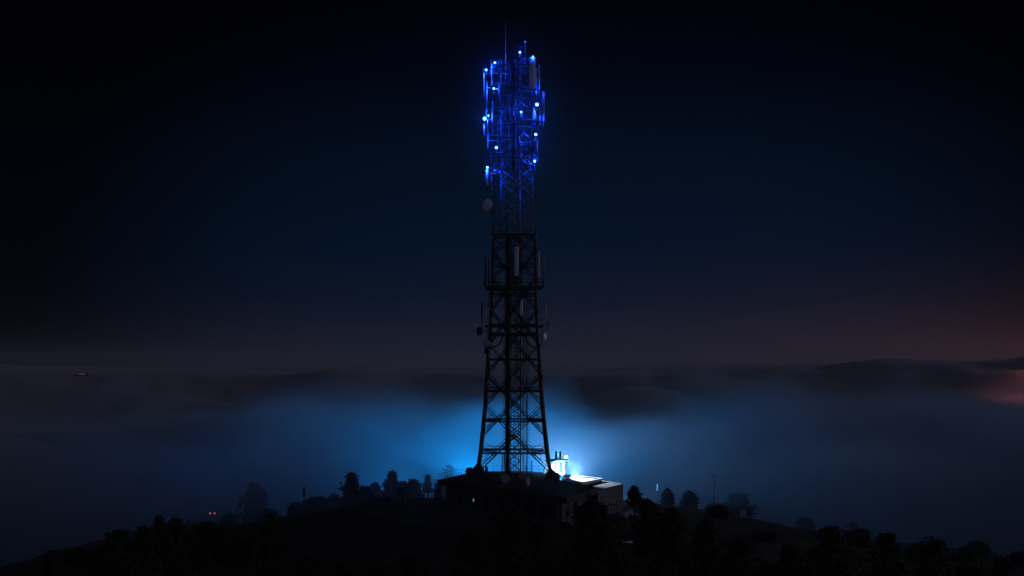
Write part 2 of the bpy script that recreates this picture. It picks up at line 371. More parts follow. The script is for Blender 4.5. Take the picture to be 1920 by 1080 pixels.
# ------------------------------------------------------------------ antennas
G_A = 'antennas mounted on the lattice tower'
def antenna(px, y1, y2, wpx, mt, label, y=-2.5, kind='panel', attach=None, tail=10, name='panel_antenna', cat='antenna'):
    d = 200 + y; s = d / F; w_ = wpx * s; x = TX(px, d); za = TZ(y2, d); zb = TZ(y1, d)
    t = thing(name, label, cat, (x, y, za), G_A)
    if kind == 'panel':
        pm = MB(); dp = w_ * .45; n = 10      # rounded front shell
        ring = [(-.5, .0)] + [(-.5 * math.cos(math.pi * k / n), -1.0 * math.sin(math.pi * k / n)) for k in range(1, n)] + [(.5, .0)]
        pts = [(x + a * w_, y + b * dp) for a, b in ring] + [(x + w_ * .5, y + dp * .35), (x - w_ * .5, y + dp * .35)]
        cc = Vector((x, y, 0)); rr = []
        for z, k in ((za, .8), (za + .05, 1), (zb - .05, 1), (zb, .8)): rr.append([(cc.x + (a - cc.x) * k, cc.y + (b - cc.y) * k, z) for a, b in pts])
        pm.face_loop(rr); pm.build('panel', M[mt], t)
        py_ = y + dp * .35 + .16
        pm = MB(); pm.bar((x, py_, za - tail * s), (x, py_, zb - .3), .09, 8); pm.build('pole', M['galv_dull'], t)
        for zz in (za + (zb - za) * .15, za + (zb - za) * .8):
            pm = MB(); pm.box((x, y + dp * .35 + .08, zz), (min(.2, w_), .16, .12)); pm.build('bracket', M['galv_dull'], t)
        pm = MB(); pm.path([Vector((x + .04, y, za)), Vector((x + .07, y + .05, za - .25)), Vector((x + .05, y + .25, za - tail * s * .8))], .04, 4); pm.build('cable', M['cable'], t)
    else:
        pm = MB(); r = w_ / 2
        pm.lathe((x, y, za), (0, 0, 1), [(0, r * .7), (.03, r), (zb - za - .04, r), (zb - za, r * .4)], 10); pm.build('radome', M[mt], t, True)
        pm = MB(); pm.bar((x, y, za - tail * s), (x, y, za + .02), r * 1.3, 8); pm.build('pole', M['galv_dull'], t)
        pm = MB(); pm.lathe((x, y, za - .05), (0, 0, 1), [(0, r * 1.2), (.12, r * 1.2)], 10); pm.build('clamp', M['galv_dull'], t)
        py_ = y
    ax, ay, az_ = attach if attach else (MX, 0, 0)
    pm = MB()
    for f in ((.12, .8) if tail < 20 else (-.1,)):
        z = za + (zb - za) * f; a = Vector((x, py_, z)); zl_ = z; b = Vector((ax + (x - ax) * .25, ay + (py_ - ay) * .25, z)); pm.bar(a, b, .06)
    if tail < 20: pm.bar((b.x, b.y, za + (zb - za) * .1), (b.x, b.y, zl_ + .05), .08)
    pm.build('mount_arm', M['galv_dull'], t)
    return t
LT = (CX, 0, 0)
A = antenna
A(907.5, 128, 172, 2.6, 'grey', 'slim grey rod antenna below the blue lamp at the upper left corner of the tower', -.8, 'rod')
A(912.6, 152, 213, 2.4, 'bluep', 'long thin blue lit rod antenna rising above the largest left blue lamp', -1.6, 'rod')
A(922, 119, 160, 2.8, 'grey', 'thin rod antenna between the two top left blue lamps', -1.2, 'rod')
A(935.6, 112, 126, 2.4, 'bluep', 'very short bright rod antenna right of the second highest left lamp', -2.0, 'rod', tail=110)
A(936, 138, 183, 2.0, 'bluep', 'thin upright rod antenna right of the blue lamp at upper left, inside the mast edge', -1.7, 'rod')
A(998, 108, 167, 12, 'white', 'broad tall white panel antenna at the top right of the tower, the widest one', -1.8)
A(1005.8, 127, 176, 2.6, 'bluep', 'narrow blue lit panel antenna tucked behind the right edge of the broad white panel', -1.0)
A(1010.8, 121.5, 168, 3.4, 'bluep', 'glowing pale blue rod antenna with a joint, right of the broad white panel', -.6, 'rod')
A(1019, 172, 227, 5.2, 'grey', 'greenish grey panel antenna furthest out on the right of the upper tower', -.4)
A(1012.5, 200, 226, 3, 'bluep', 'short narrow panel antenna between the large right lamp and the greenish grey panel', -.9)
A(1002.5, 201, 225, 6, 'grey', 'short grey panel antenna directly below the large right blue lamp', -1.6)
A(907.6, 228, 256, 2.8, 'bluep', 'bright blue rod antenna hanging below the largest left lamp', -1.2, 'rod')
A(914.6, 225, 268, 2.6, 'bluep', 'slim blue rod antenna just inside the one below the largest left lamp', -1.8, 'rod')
A(923.6, 190, 241, 2.8, 'grey', 'narrow grey panel antenna between the largest left lamp and the mast', -1.4)
A(933, 225, 268, 3, 'darkp', 'dark narrow panel antenna above the left lamp at the middle of the lit section', 1.4)
A(1001, 262, 298, 5, 'darkp', 'dark panel antenna between the two lowest right blue lamps, nearer the mast', -1.6)
A(1007.5, 258, 296, 3.4, 'darkp', 'dark narrow panel antenna between the two lowest right blue lamps, at the outer edge', -.7)
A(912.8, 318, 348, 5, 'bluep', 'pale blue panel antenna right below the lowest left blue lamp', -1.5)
A(922, 318, 352, 3, 'darkp', 'dark pole antenna between the lowest left lamp panel and the mast', -.6, 'rod', tail=60)
A(968.8, 463, 518, 8.5, 'white', 'large pale panel antenna on the middle of the tower, in front of the dark lattice', -3.6, attach=LT)
A(1010, 470.5, 521, 3.6, 'white', 'tall pale panel antenna on the right side at mid height, nearest the lattice', -2.4, attach=LT)
A(1018.9, 478, 509, 3.2, 'grey', 'shorter grey panel antenna at mid height, outermost on the right', -1.0, attach=LT, tail=32)
A(910.6, 482, 530, 3.0, 'darkp', 'dark panel antenna at mid height, outermost on the left', -1.2, attach=LT, tail=20)
A(916.2, 487, 529, 2.6, 'darkp', 'dark rod antenna at mid height on the left, next to the lattice leg', -2.6, 'rod', attach=LT, tail=46)
A(977.8, 562, 592, 5.4, 'white', 'short white panel antenna in the centre of the tower below the mid height platform', -3.9, attach=LT)
A(903.6, 566, 601, 3.2, 'darkp', 'dark panel antenna on the left above the dark round dish', -1.5, attach=LT, tail=14)
A(1024.3, 573, 602, 2.6, 'white', 'pale slim panel antenna on the right above the small white dish, inner of the pair', -1.5, attach=LT, tail=18)
A(1028, 571, 602, 2.2, 'grey', 'grey slim panel antenna on the right above the small white dish, outer of the pair', -.9, attach=LT, tail=18)
# whip, finial and side poles
t = thing('whip_antenna', 'very thin tall whip antenna rising from the top of the tower', 'antenna', (TX(948), 0, TZ(112)), G_A)
m = MB(); m.bar((TX(948), 0, TZ(150)), (TX(948), 0, TZ(104)), .14, 8); m.build('base_pole', M['galv_dull'], t)
m = MB(); m.bar((TX(948), 0, TZ(104)), (TX(948), 0, TZ(28)), .09, 6, .055); m.build('rod', M['galv_dull'], t)
m = MB(); m.bar((TX(948), 0, TZ(140)), (MX - .3, 0, TZ(140)), .07); m.build('mount_arm', M['galv_dull'], t)
t = thing('lightning_rod', 'short pole with a small ball tip beside the topmost blue lamp', 'lightning rod', (TX(984.5), 0, TZ(112)))
m = MB(); m.bar((TX(984.5), 0, TZ(125)), (TX(984.5), 0, TZ(80)), .11, 8); m.build('pole', M['galv_dull'], t)
m = MB(); m.lathe((TX(984.5), 0, TZ(80)), (0, 0, 1), [(.14 - .14 * math.cos(a), .15 * math.sin(a)) for a in [math.pi * k / 8 for k in range(9)]], 12); m.build('ball_tip', M['white'], t, True)
m = MB(); m.bar((TX(974), -.2, TZ(88)), (TX(984.5), 0, TZ(87)), .06); m.bar((TX(976), -.2, TZ(109)), (TX(993), -.2, TZ(110)), .09); m.build('cross_arm', M['galv'], t)
# ------------------------------------------------------------------ dishes
def dish(px, py, rpx, face, mt, label, y=-3, attach=None, depth=.35, pole=None):
    d = 200 + y; s = d / F; r = rpx * s; c = P(px, py, d); f = Vector(face).normalized()
    t = thing('microwave_dish', label, 'dish', c, 'microwave dishes')
    m = MB(); m.lathe(c, f, [(-.02 - depth * r * .3, r * .25), (-depth * r * .1, r * .75), (0, r), (r * depth, r * 1.0)], 28); m.build('drum', M['grey' if mt == 'white' else mt], t, True)
    m = MB(); m.lathe(c + f * (r * depth + .012), f, [(-.01, r * .985), (.02, r * .96), (.05, r * .5), (.06, 0)], 28); m.build('radome', M[mt], t, True)
    m = MB(); m.lathe(c, -f, [(.02, r * .3), (.35, r * .26), (.42, r * .1)], 14); m.build('radio_unit', M['bluep' if mt == 'bluep' else 'galv_dull'], t)
    m = MB(); b = c - f * .3
    if attach: m.bar(b, attach, .10, 8)
    if pole: m.bar(Vector((b.x, b.y, c.z + pole[0])), Vector((b.x, b.y, c.z - pole[1])), .11, 8)
    m.build('mount', M['galv_dull'], t)
    return t
dish(916, 385.5, 12, (-.62, -.75, .12), 'white', 'large pale dish on an arm left of the slim mast, below the blue lamps', -1.2, Vector((TX(938), 0, TZ(384))))
dish(900.5, 621, 8, (-.75, -.62, 0), 'darkp', 'dark dish furthest out on the left of the lattice tower', -2.6, Vector((TX(919), -3, TZ(619))))
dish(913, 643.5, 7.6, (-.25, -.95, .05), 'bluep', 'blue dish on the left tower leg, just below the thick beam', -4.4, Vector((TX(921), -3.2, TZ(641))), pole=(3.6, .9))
dish(913, 657.5, 6.4, (-.8, -.55, 0), 'darkp', 'small dark dish just below the blue dish on the left tower leg', -3.6, Vector((TX(919), -3, TZ(657))))
dish(1019.4, 630.5, 7.0, (.78, -.62, 0), 'white', 'small pale dish on the right side of the lattice tower under the slim panel pair', -2.6, Vector((TX(1008), -2.6, TZ(630))), pole=(2.4, 1.9))
dish(881, 884.5, 8.2, (-.55, -.83, .05), 'darkp', 'dark round dish on the roof left of the tower foot', -5, None, pole=(.1, 1.2))
dish(946.5, 897, 9.2, (-.25, -.95, .05), 'grey', 'large grey dish on the roof in front of the middle of the tower', -16, None, pole=(.1, 1.2))
dish(988, 904, 8.2, (.92, -.38, .0), 'grey', 'narrow side-turned dish on the front roof right of the large grey dish', -18, None, pole=(.1, 1.1))
dish(1042.5, 893.5, 8.0, (.35, -.93, .0), 'darkp', 'dark round dish silhouetted against the white lit penthouse', -9, None, pole=(.1, 1.1))
dish(898, 884, 7.5, (-.2, -.97, .0), 'darkp', 'dark dish standing directly in front of the left tower foot', -7, None, pole=(.1, 1.1))
# ------------------------------------------------------------------ blue lamps
BLUE = (.006, .055, 1.0)
def lamp(px, py, rpx, power, label, y=-2.6):
    d = 200 + y; s = d / F; c = P(px, py, d); r = rpx * s * .82
    t = thing('blue_floodlight', label, 'floodlight', c + Vector((0, .3, -.3)), 'blue lamps round the tower top')
    m = MB(); m.lathe(c + Vector((0, .38, 0)), (0, -1, 0), [(0, r * .5), (.12, r * .9), (.36, r * 1.06), (.40, r * 1.06), (.30, r * .98)], 18, False); m.build('housing', M['darkp'], t)
    m = MB(); m.lathe(c + Vector((0, .10, 0)), (0, -1, 0), [(0, r * .98), (.05, r * .95), (.11, r * .7), (.14, r * .3), (.15, 0)], 18); m.build('lens', M['led'], t, True)
    m = MB(); dx = Vector((MX, 0, c.z)) - (c + Vector((0, .3, 0))); e = c + Vector((0, .3, -.02)); m.bar(e, e + dx * .55, .06); m.bar(e, e + Vector((0, .05, -.6)), .07); m.build('bracket', M['galv'], t)
    for kd, pw, off in (('SPOT', power * 20, -.26), ('POINT', power * .26, -.30)):
        l = bpy.data.lights.new('lamp_light', kd); l.energy = pw; l.color = BLUE; l.shadow_soft_size = .1
        if kd == 'SPOT': l.spot_size = R(156); l.spot_blend = .6
        lo = bpy.data.objects.new('lamp_light', l); COL.objects.link(lo); lo.parent = t; lo.matrix_parent_inverse = Matrix.Translation(-t.location); lo.location = c + Vector((0, off, 0)); lo.rotation_euler = (R(90), 0, 0)
    return t
LP = 1.0
for a in [
    (911.5, 131, 2.7, 120, 'blue lamp at the upper left corner of the tower, above the outermost rod antenna', -1.4),
    (928, 117.5, 2.6, 110, 'second highest blue lamp on the left, beside the very short bright rod', -1.8),
    (926, 166, 2.5, 100, 'blue lamp on the left of the mast with a curved cable below it', -2.2),
    (908.8, 222.3, 4.2, 240, 'largest and brightest blue lamp, at the far left edge of the tower', -1.8),
    (915.8, 216.6, 2.2, 50, 'small blue lamp touching the upper right of the largest lamp', -1.0),
    (974.8, 98, 2.5, 110, 'topmost blue lamp, on the centre of the tower below the ball tipped pole', -1.6),
    (999.2, 105.8, 1.8, 14, 'small blue lamp on top of the broad white panel antenna', -2.2),
    (1006.8, 196, 3.8, 210, 'large blue lamp on the right of the tower, above the short grey panel', -2.4),
    (977, 210, 2.5, 80, 'blue lamp inside the mast, near its centre line', -2.9),
    (1004.6, 251.8, 3.1, 160, 'blue lamp on the right above the two dark panels', -1.8),
    (930.6, 276.8, 3.1, 150, 'blue lamp on the left of the mast below the dark lower rods', -2.6),
    (1002.5, 302.3, 2.8, 120, 'lowest blue lamp on the right, beside a small glinting bracket', -2.0),
    (913.8, 313.8, 2.7, 130, 'lowest blue lamp on the left, on top of the pale blue panel', -1.9)]:
    lamp(*a)
# ------------------------------------------------------------------ main building
def plan(px, py, h=0.0):      # a point of the roof plane seen at that pixel
    d = (CZ - h) * F / (py - HOR); return (TX(px, d), d - 200)
bld = thing('station_building', 'low dark transmitter building with a broad flat overhanging roof under the tower', 'building', (0, -12, -3.9))
roof = [(-10.1, -9), (-6.6, 2), (-4, 6), (2, 6.6), (5.9, 3.5), (6.4, -9), (10.9, -21), (6.5, -34)]
m = MB(); m.prism(roof, -.62, -.02); rf = m.build('roof', M['roofing'], bld, bevel=.03)
def inset(poly, k):
    cx = sum(p[0] for p in poly) / len(poly); cy = sum(p[1] for p in poly) / len(poly)
    return [(cx + (x - cx) * k, cy + (y - cy) * k) for x, y in poly]
big = inset(roof, 1.006)
m = MB(); nn = len(big)
for i in range(nn):
    (xa, ya), (xb, yb) = big[i], big[(i + 1) % nn]
    m.bar((xa, ya, .02), (xb, yb, .02), .14); m.bar((xa, ya, -.58), (xb, yb, -.58), .12)
m.build('roof_edge', M['fascia'], bld)
wall = inset(roof, .90)
m = MB(); m.prism(wall, -4.0, -.63); m.build('wall', M['render'], bld)
def wallpt(i, t, z, o=0.05):
    a = Vector((*wall[i], z)); b = Vector((*wall[(i + 1) % len(wall)], z)); d = (b - a).normalized(); nrm = Vector((d.y, -d.x, 0))
    c = Vector((sum(p[0] for p in wall) / len(wall), sum(p[1] for p in wall) / len(wall), z))
    q = a.lerp(b, t)
    if (q - c).dot(nrm) < 0: nrm = -nrm
    return q + nrm * o, math.atan2(d.y, d.x), nrm
ei = 7      # long front-left facade from the front corner back to the left corner
for k, t_ in enumerate((.12, .24, .36, .48, .60, .72, .84)):
    q, a, n_ = wallpt(ei, t_, -2.1)
    fr = MB()
    dv = Vector((math.cos(a), math.sin(a), 0))
    for s_ in (-1, 1): fr.box(q + dv * .82 * s_, (.08, .12, 1.5), a); fr.box(q + Vector((0, 0, .75 * s_)), (1.72, .12, .08), a)
    fr.box(q, (.06, .10, 1.42), a)
    wo = fr.build('window', M['fascia'], bld)
    m = MB(); m.box(q - n_ * .02, (1.56, .04, 1.42), a)
    if k == 5: lm_ = MB(); lm_.box(q + n_ * .0 + dv * .45, (.26, .05, .42), a); lo_ = lm_.build('lit_screen', M['pane'], wo); lo_.matrix_parent_inverse = Matrix.Identity(4)
    po = m.build('pane', M['glass'], wo); po.matrix_parent_inverse = Matrix.Identity(4)
q, a, n_ = wallpt(ei, .93, -2.85)
m = MB(); m.box(q, (1.0, .1, 2.1), a); do = m.build('door', M['fascia'], bld); m = MB(); m.bar(q + n_ * .06 + Vector((math.cos(a) * .38, math.sin(a) * .38, -.1)), q + n_ * .12 + Vector((math.cos(a) * .38, math.sin(a) * .38, .1)), .05); h_ = m.build('handle', M['galv'], do); h_.matrix_parent_inverse = Matrix.Identity(4)
for t_ in (.06, .3, .55, .78, .985):
    a = Vector((*roof[7], 0)); b = Vector((*roof[0], 0)); q = a.lerp(b, t_) * .985
    m = MB(); m.bar((q.x, q.y, -3.9), (q.x, q.y, -.62), .16, 8); m.build('column', M['render'], bld)
for t_ in (.2, .5, .8):      # side wall toward the camera's right
    q, a, n_ = wallpt(6, t_, -2.2); m = MB(); m.box(q, (1.3, .06, .9), a); m.build('window', M['glass'], bld)
# rail along the back roof edge
m = MB(); rp_ = [Vector((x, y, 0)) for x, y in inset(roof, .985)[:6]]
rp_[5] = rp_[4].lerp(rp_[5], .35)
for a_, b_ in zip(rp_, rp_[1:]):
    for zz in (.45, .9): m.bar(a_ + Vector((0, 0, zz)), b_ + Vector((0, 0, zz)), .045)
    n = max(2, int((b_ - a_).length / 1.1))
    for k in range(n + 1): q = a_.lerp(b_, k / n); m.bar(q, q + Vector((0, 0, .9)), .05)
m.build('railing', M['galv_dull'], bld)
# roof equipment
G_R = 'equipment on the dark roof'
def boxunit(px, py, w_, dd, h, y, label, mt='fascia', name='cooling_unit', cat='cooling unit'):
    d = 200 + y; x = TX(px, d); t = thing(name, label, cat, (x, y, 0), G_R)
    m = MB(); m.box((x, y, h / 2 + .08), (w_, dd, h)); m.build('casing', M[mt], t, bevel=.03)
    m = MB()
    for k in range(int(h / .12)): m.box((x, y - dd / 2 - .012, .16 + k * .12), (w_ * .8, .02, .05))
    m.build('grille', M['galv_dull'], t)
    m = MB(); m.lathe((x, y, h + .08), (0, 0, 1), [(0, min(w_, dd) * .35), (.08, min(w_, dd) * .35)], 14); m.build('fan_cowl', M['darkp'], t)
    m = MB()
    for sx in (-1, 1): m.box((x + sx * w_ * .4, y, .04), (.08, dd, .08))
    m.build('feet', M['dark_steel'], t)
boxunit(912, 884, .45, .5, 1.25, -2, 'tall narrow dark cabinet on the roof right of the left tower foot', 'fascia', 'equipment_cabinet', 'cabinet')
boxunit(908, 884, 1.3, 1.0, .55, -5, 'low dark cooling unit on the roof beside the left tower foot', 'darkp')
boxunit(920, 884, 1.1, .9, .6, -4, 'second low dark cooling unit, right of the narrow cabinet', 'darkp')
boxunit(928, 895, 1.5, 1.1, .65, -12, 'grey cooling unit left of the large grey roof dish', 'corr')
boxunit(980, 890, 1.1, .7, .8, -7, 'pale green-lit cabinet at the right of the central tower column', 'grey', 'equipment_cabinet', 'cabinet')
boxunit(942, 908, .8, .5, .12, -19, 'flat pale hatch below the large grey roof dish', 'grey', 'roof_hatch', 'hatch')
# gate posts / open frame at the left end of the building
t = thing('side_gate', 'tall narrow barred gate at the left end of the building', 'gate', (TX(822, 190), -10, -3.8))
m = MB()
for px in (816, 821.5, 825): m.bar((TX(px, 190), -10, -3.9), (TX(px, 190), -10, TZ(905, 190)), .14)
m.build('post', M['dark_steel'], t)
m = MB()
for py in (907, 922, 937): m.bar((TX(816, 190), -10, TZ(py, 190)), (TX(825, 190), -10, TZ(py, 190)), .09)
for px in (818, 819.5, 823.3): m.bar((TX(px, 190), -10, -3.9), (TX(px, 190), -10, TZ(907, 190)), .04)
m.build('bars', M['dark_steel'], t)
# ------------------------------------------------------------------ white lit annex with penthouse
ann = thing('annex_building', 'small annex with a brightly lit white flat roof behind the dark roof', 'building', (9, -8, -3.9))
ar = [plan(1060, 892.5), plan(1126, 899), plan(1082, 908), plan(1046, 902.5)]
ar = [(7.4, -1.0), (12.3, -7.2), (9.1, -14.6), (6.9, -9.4)]
m = MB(); m.prism(ar, -.35, .0); m.build('roof', M['white_roof'], ann)
m = MB()
for i in range(4):
    (xa, ya), (xb, yb) = ar[i], ar[(i + 1) % 4]; m.bar((xa, ya, .07), (xb, yb, .07), .26)
m.build('parapet', M['white_wall'], ann)
m = MB(); m.prism(inset(ar, .93), -4, -.36); m.build('wall', M['conc'], ann)
m = MB(); k1 = inset(ar, .95); a = Vector((*k1[1], 0)); b = Vector((*k1[2], 0)); dv = (b - a).normalized()
for k in range(5):
    q = a.lerp(b, .12 + .19 * k); m = MB(); m.box(q + Vector((dv.y * -.02, 0, -.95)), (.9, .16, .6), math.atan2(dv.y, dv.x)); m.build('window', M['glass'], ann)
pent = thing('penthouse', 'narrow white floodlit stair tower with two vent pipes on top, right of the tower foot', 'stair tower', (6.6, 0, 0))
X0, X1 = TX(1036, 200), TX(1060, 200); zt = TZ(866, 200); yy = .6
m = MB()
m.box(((X0 + X1) / 2, yy + 1.5, zt / 2), (X1 - X0, 1.8, zt)); m.build('wall', M['white_wall'], pent)
for k, (a_, b_) in enumerate(((1036.5, 1039), (1046.5, 1048.5), (1056, 1059))):
    m = MB(); m.box((TX((a_ + b_) / 2), yy + .45, zt / 2), ((b_ - a_) * 200 / F, .3, zt - .02)); m.build('pilaster', M['white_wall'], pent)
m = MB(); m.box(((X0 + X1) / 2 + .15, yy + 1.4, zt + .11), (X1 - X0 + .7, 2.4, .2)); m.build('roof', M['conc'], pent)
for px in (1042, 1052.5):
    m = MB(); m.box((TX(px), yy + .59, zt * .55), (.42, .05, 1.5)); m.build('window', M['glass'], pent)
for px in (1043.5, 1051.5):
    v = MB(); x = TX(px); v.lathe((x, yy + 1.2, zt + .2), (0, 0, 1), [(0, .16), (.75, .16), (.76, .09), (.95, .09), (.96, .2), (1.1, .17), (1.2, .05)], 12); v.build('vent_pipe', M['fascia'], pent)
m = MB(); m.bar((TX(1041), yy + 1.1, zt + .45), (TX(1053.5), yy + 1.1, zt + .45), .08); m.bar((TX(1041), yy + .3, zt + .2), (TX(1041), yy + .3, zt - .9), .08); m.bar((TX(1036), yy + .3, zt + .15), (TX(1058), yy + .3, zt + .15), .06); m.build('rail', M['fascia'], pent)
# floodlight mast-mounted fixtures: the lamp that lights the annex and the fog
def flood(c, power, label, aim, col=(.16, .52, 1.0), r=.22, cone=150):
    c = Vector(c); t = thing('white_floodlight', label, 'floodlight', (c.x, c.y, c.z - .8), 'white lamps behind the building'); f = Vector(aim).normalized()
    m = MB(); m.lathe(c - f * .2, f, [(0, r * .5), (.1, r), (.22, r * 1.1), (.18, r)], 16, False); m.build('housing', M['fascia'], t)
    m = MB(); m.lathe(c - f * .06, f, [(0, r * .95), (.04, r * .7), (.05, 0)], 16); m.build('lens', M['flood'], t, True)
    m = MB(); m.bar(c - f * .15, c - f * .15 + Vector((0, 0, -.8)), .07, 8); m.build('stand', M['galv_dull'], t)
    l = bpy.data.lights.new('lamp_light', 'SPOT'); l.spot_size = R(cone); l.spot_blend = .5; l.energy = power; l.color = col; l.shadow_soft_size = .12
    lo = bpy.data.objects.new('lamp_light', l); COL.objects.link(lo); lo.parent = t; lo.matrix_parent_inverse = Matrix.Translation(-t.location); lo.location = c + f * .25; lo.rotation_euler = f.to_track_quat('-Z', 'Y').to_euler()
flood((TX(1038), -.6, .55), 14000, 'white floodlight at the foot of the penthouse beside the right tower leg', (.45, .9, .0), cone=110)
G1 = (.004, .40, 1.0)
flood((TX(1043, 203.5), 3.6, TZ(863, 203.5)), 9000, 'white floodlight on top of the penthouse, turned towards the fog', (-.05, 1, .05), col=(.3, .6, 1.0), cone=172)
flood((TX(890, 262), 62, -8.0), 31000, 'white floodlight behind the building left of the tower', (-.1, .30, .95), col=G1, cone=172)
flood((TX(740, 262), 62, -12.0), 8000, 'added white floodlight hidden in the fog behind the palms, widening the glow', (-.3, .3, .9), col=G1, cone=172)  # extra lamp added out of sight to spread the fog glow leftwards
flood((TX(1030, 262), 62, -8.0), 38000, 'added white floodlight out of sight behind the building right of the tower centre', (.1, .3, .95), col=G1, cone=172)  # extra lamp added out of sight to fill the middle of the glow
flood((TX(1078, 214), 14, -1.6), 6000, 'white floodlight behind the annex, turned up into the fog', (.1, .7, .7), col=(.45, .65, 1.0), cone=110)
flood((X1 + .15, yy + .4, 2.5), 38000, 'added white floodlight on the penthouse corner shining down on the white roof', (.33, -.90, -.38), col=(.6, .75, 1.0), cone=34)  # separate lamp added to brighten the annex roof
# ------------------------------------------------------------------ corrugated shed on the right
shed = thing('shed', 'long low corrugated steel shed right of the annex', 'shed', (14, -14, -3.9))
sp = [(TX(1122, 181), -19), (TX(1168, 188.6), -11.4), (13.2, -4), (9.4, -12)]
sp = [(10.95, -20.2), (14.9, -11.2), (12.9, -5.0), (10.5, -12)]
pts = []
m = MB(); a = Vector((*sp[0], 0)); b = Vector((*sp[1], 0)); n = 40; top = -.35
nrm = Vector(((b - a).y, -(b - a).x, 0)).normalized()
front = [a.lerp(b, k / n) + nrm * (.06 if k % 2 else 0) for k in range(n + 1)]
poly = [(p.x, p.y) for p in front] + sp[2:]
m.prism(poly, -4, top); m.build('wall', M['corr'], shed)
m = MB(); m.prism(inset(sp, 1.04), top + .003, top + .12); m.build('roof', M['roofing'], shed)
# ------------------------------------------------------------------ trees
def leaf_cloud(m, c, rad, n, size, rng, kx=1, kz=1):
    for _ in range(n):
        u = Vector((rng.gauss(0, 1), rng.gauss(0, 1), rng.gauss(0, 1))).normalized() * (rng.random() ** .38)
        p = c + Vector((u.x * rad * kx, u.y * rad * kx, u.z * rad * kz))
        a = Vector((rng.gauss(0, 1), rng.gauss(0, 1), rng.gauss(0, 1))).normalized(); b = a.orthogonal().normalized(); s_ = size * rng.uniform(.5, 1.4)
        i = len(m.v); m.v += [tuple(p + a * s_), tuple(p + b * s_ * .5), tuple(p - a * s_), tuple(p - b * s_ * .5)]; m.f.append((i, i + 1, i + 2, i + 3))
def tree(px, py, d, wpx, label, kind='round', seed=1, n=4200, group='trees on the hilltop', lsz=None, name='tree', low=.04, top_z=None):
    rng = random.Random(seed * 77 + 5); s = d / F; x = TX(px, d); y = d - 200; zt_ = TZ(py, d); gz = H(x, y) - .2; h = max(2.0, zt_ - gz); w_ = wpx * s * (1.25 if d < 170 else 1.0)
    t = thing(name, label, 'tree' if name != 'shrub' else 'shrub', (x, y, gz), group)
    tr = MB(); tw = max(.12, h * .035); lean = Vector((rng.uniform(-.04, .04) * h, rng.uniform(-.04, .04) * h, 0))
    tr.bar((x, y, gz), Vector((x, y, gz + h * .5)) + lean, tw * 2, 8, tw * 1.2); tr.bar(Vector((x, y, gz + h * .5)) + lean, Vector((x, y, gz + h * .88)) + lean, tw * 1.2, 6, tw * .3)
    cr_ = MB(); size = lsz or max(.16, s * 3.2)
    low = max(low, 1 - 1.35 * w_ / h); nc = 44; ph = rng.random() * 6.28
    for k in range(nc):
        f = low + (1 - low) * (k + .5) / nc
        if kind == 'cone': ww = .5 * (1 - f) ** .7 + .03
        elif kind == 'up': ww = .5 * min(1, (1 - f) * 2.0 + .06) ** .7 * (.72 + .28 * min(1, f * 3))
        elif kind == 'round': ww = .5 * math.sqrt(max(.06, 1 - ((f - .42) / .6) ** 2))
        else: ww = .5 * max(.10, 1 - f ** 3.2) ** .5
        for q in range(2):
            an = ph + (2 * k + q) * 2.4; rr = ww * w_ * (.96 if q else .45) * rng.uniform(.55, 1.22) - w_ * .07
            cr_c = Vector((x, y, gz)) + lean * f + Vector((math.cos(an) * max(rr, 0), math.sin(an) * max(rr, 0), f * h * .97))
            rad = w_ * rng.uniform(.07, .17) * (.75 if f > .8 else 1)
            if cr_c.z + rad * .75 > zt_: cr_c.z = zt_ - rad * .75
            leaf_cloud(cr_, cr_c, rad, n // (nc * 2) + 8, size, rng, 1.2, .7)
            if q: leaf_cloud(cr_, cr_c, rad * 1.9, 9, size * .9, rng, 1.2, .8)
            if q and rng.random() < .4: st = Vector((x, y, gz)) + lean * f * .6 + Vector((0, 0, h * max(.12, f - .22))); tr.bar(st, cr_c, tw * .5, 5, tw * .15)
    tr.build('trunk', M['bark'], t); cr_.build('crown', M['leaf' if seed % 2 else 'leaf2'], t, recalc=False)
    return t
G_F = 'trees fading into the fog'
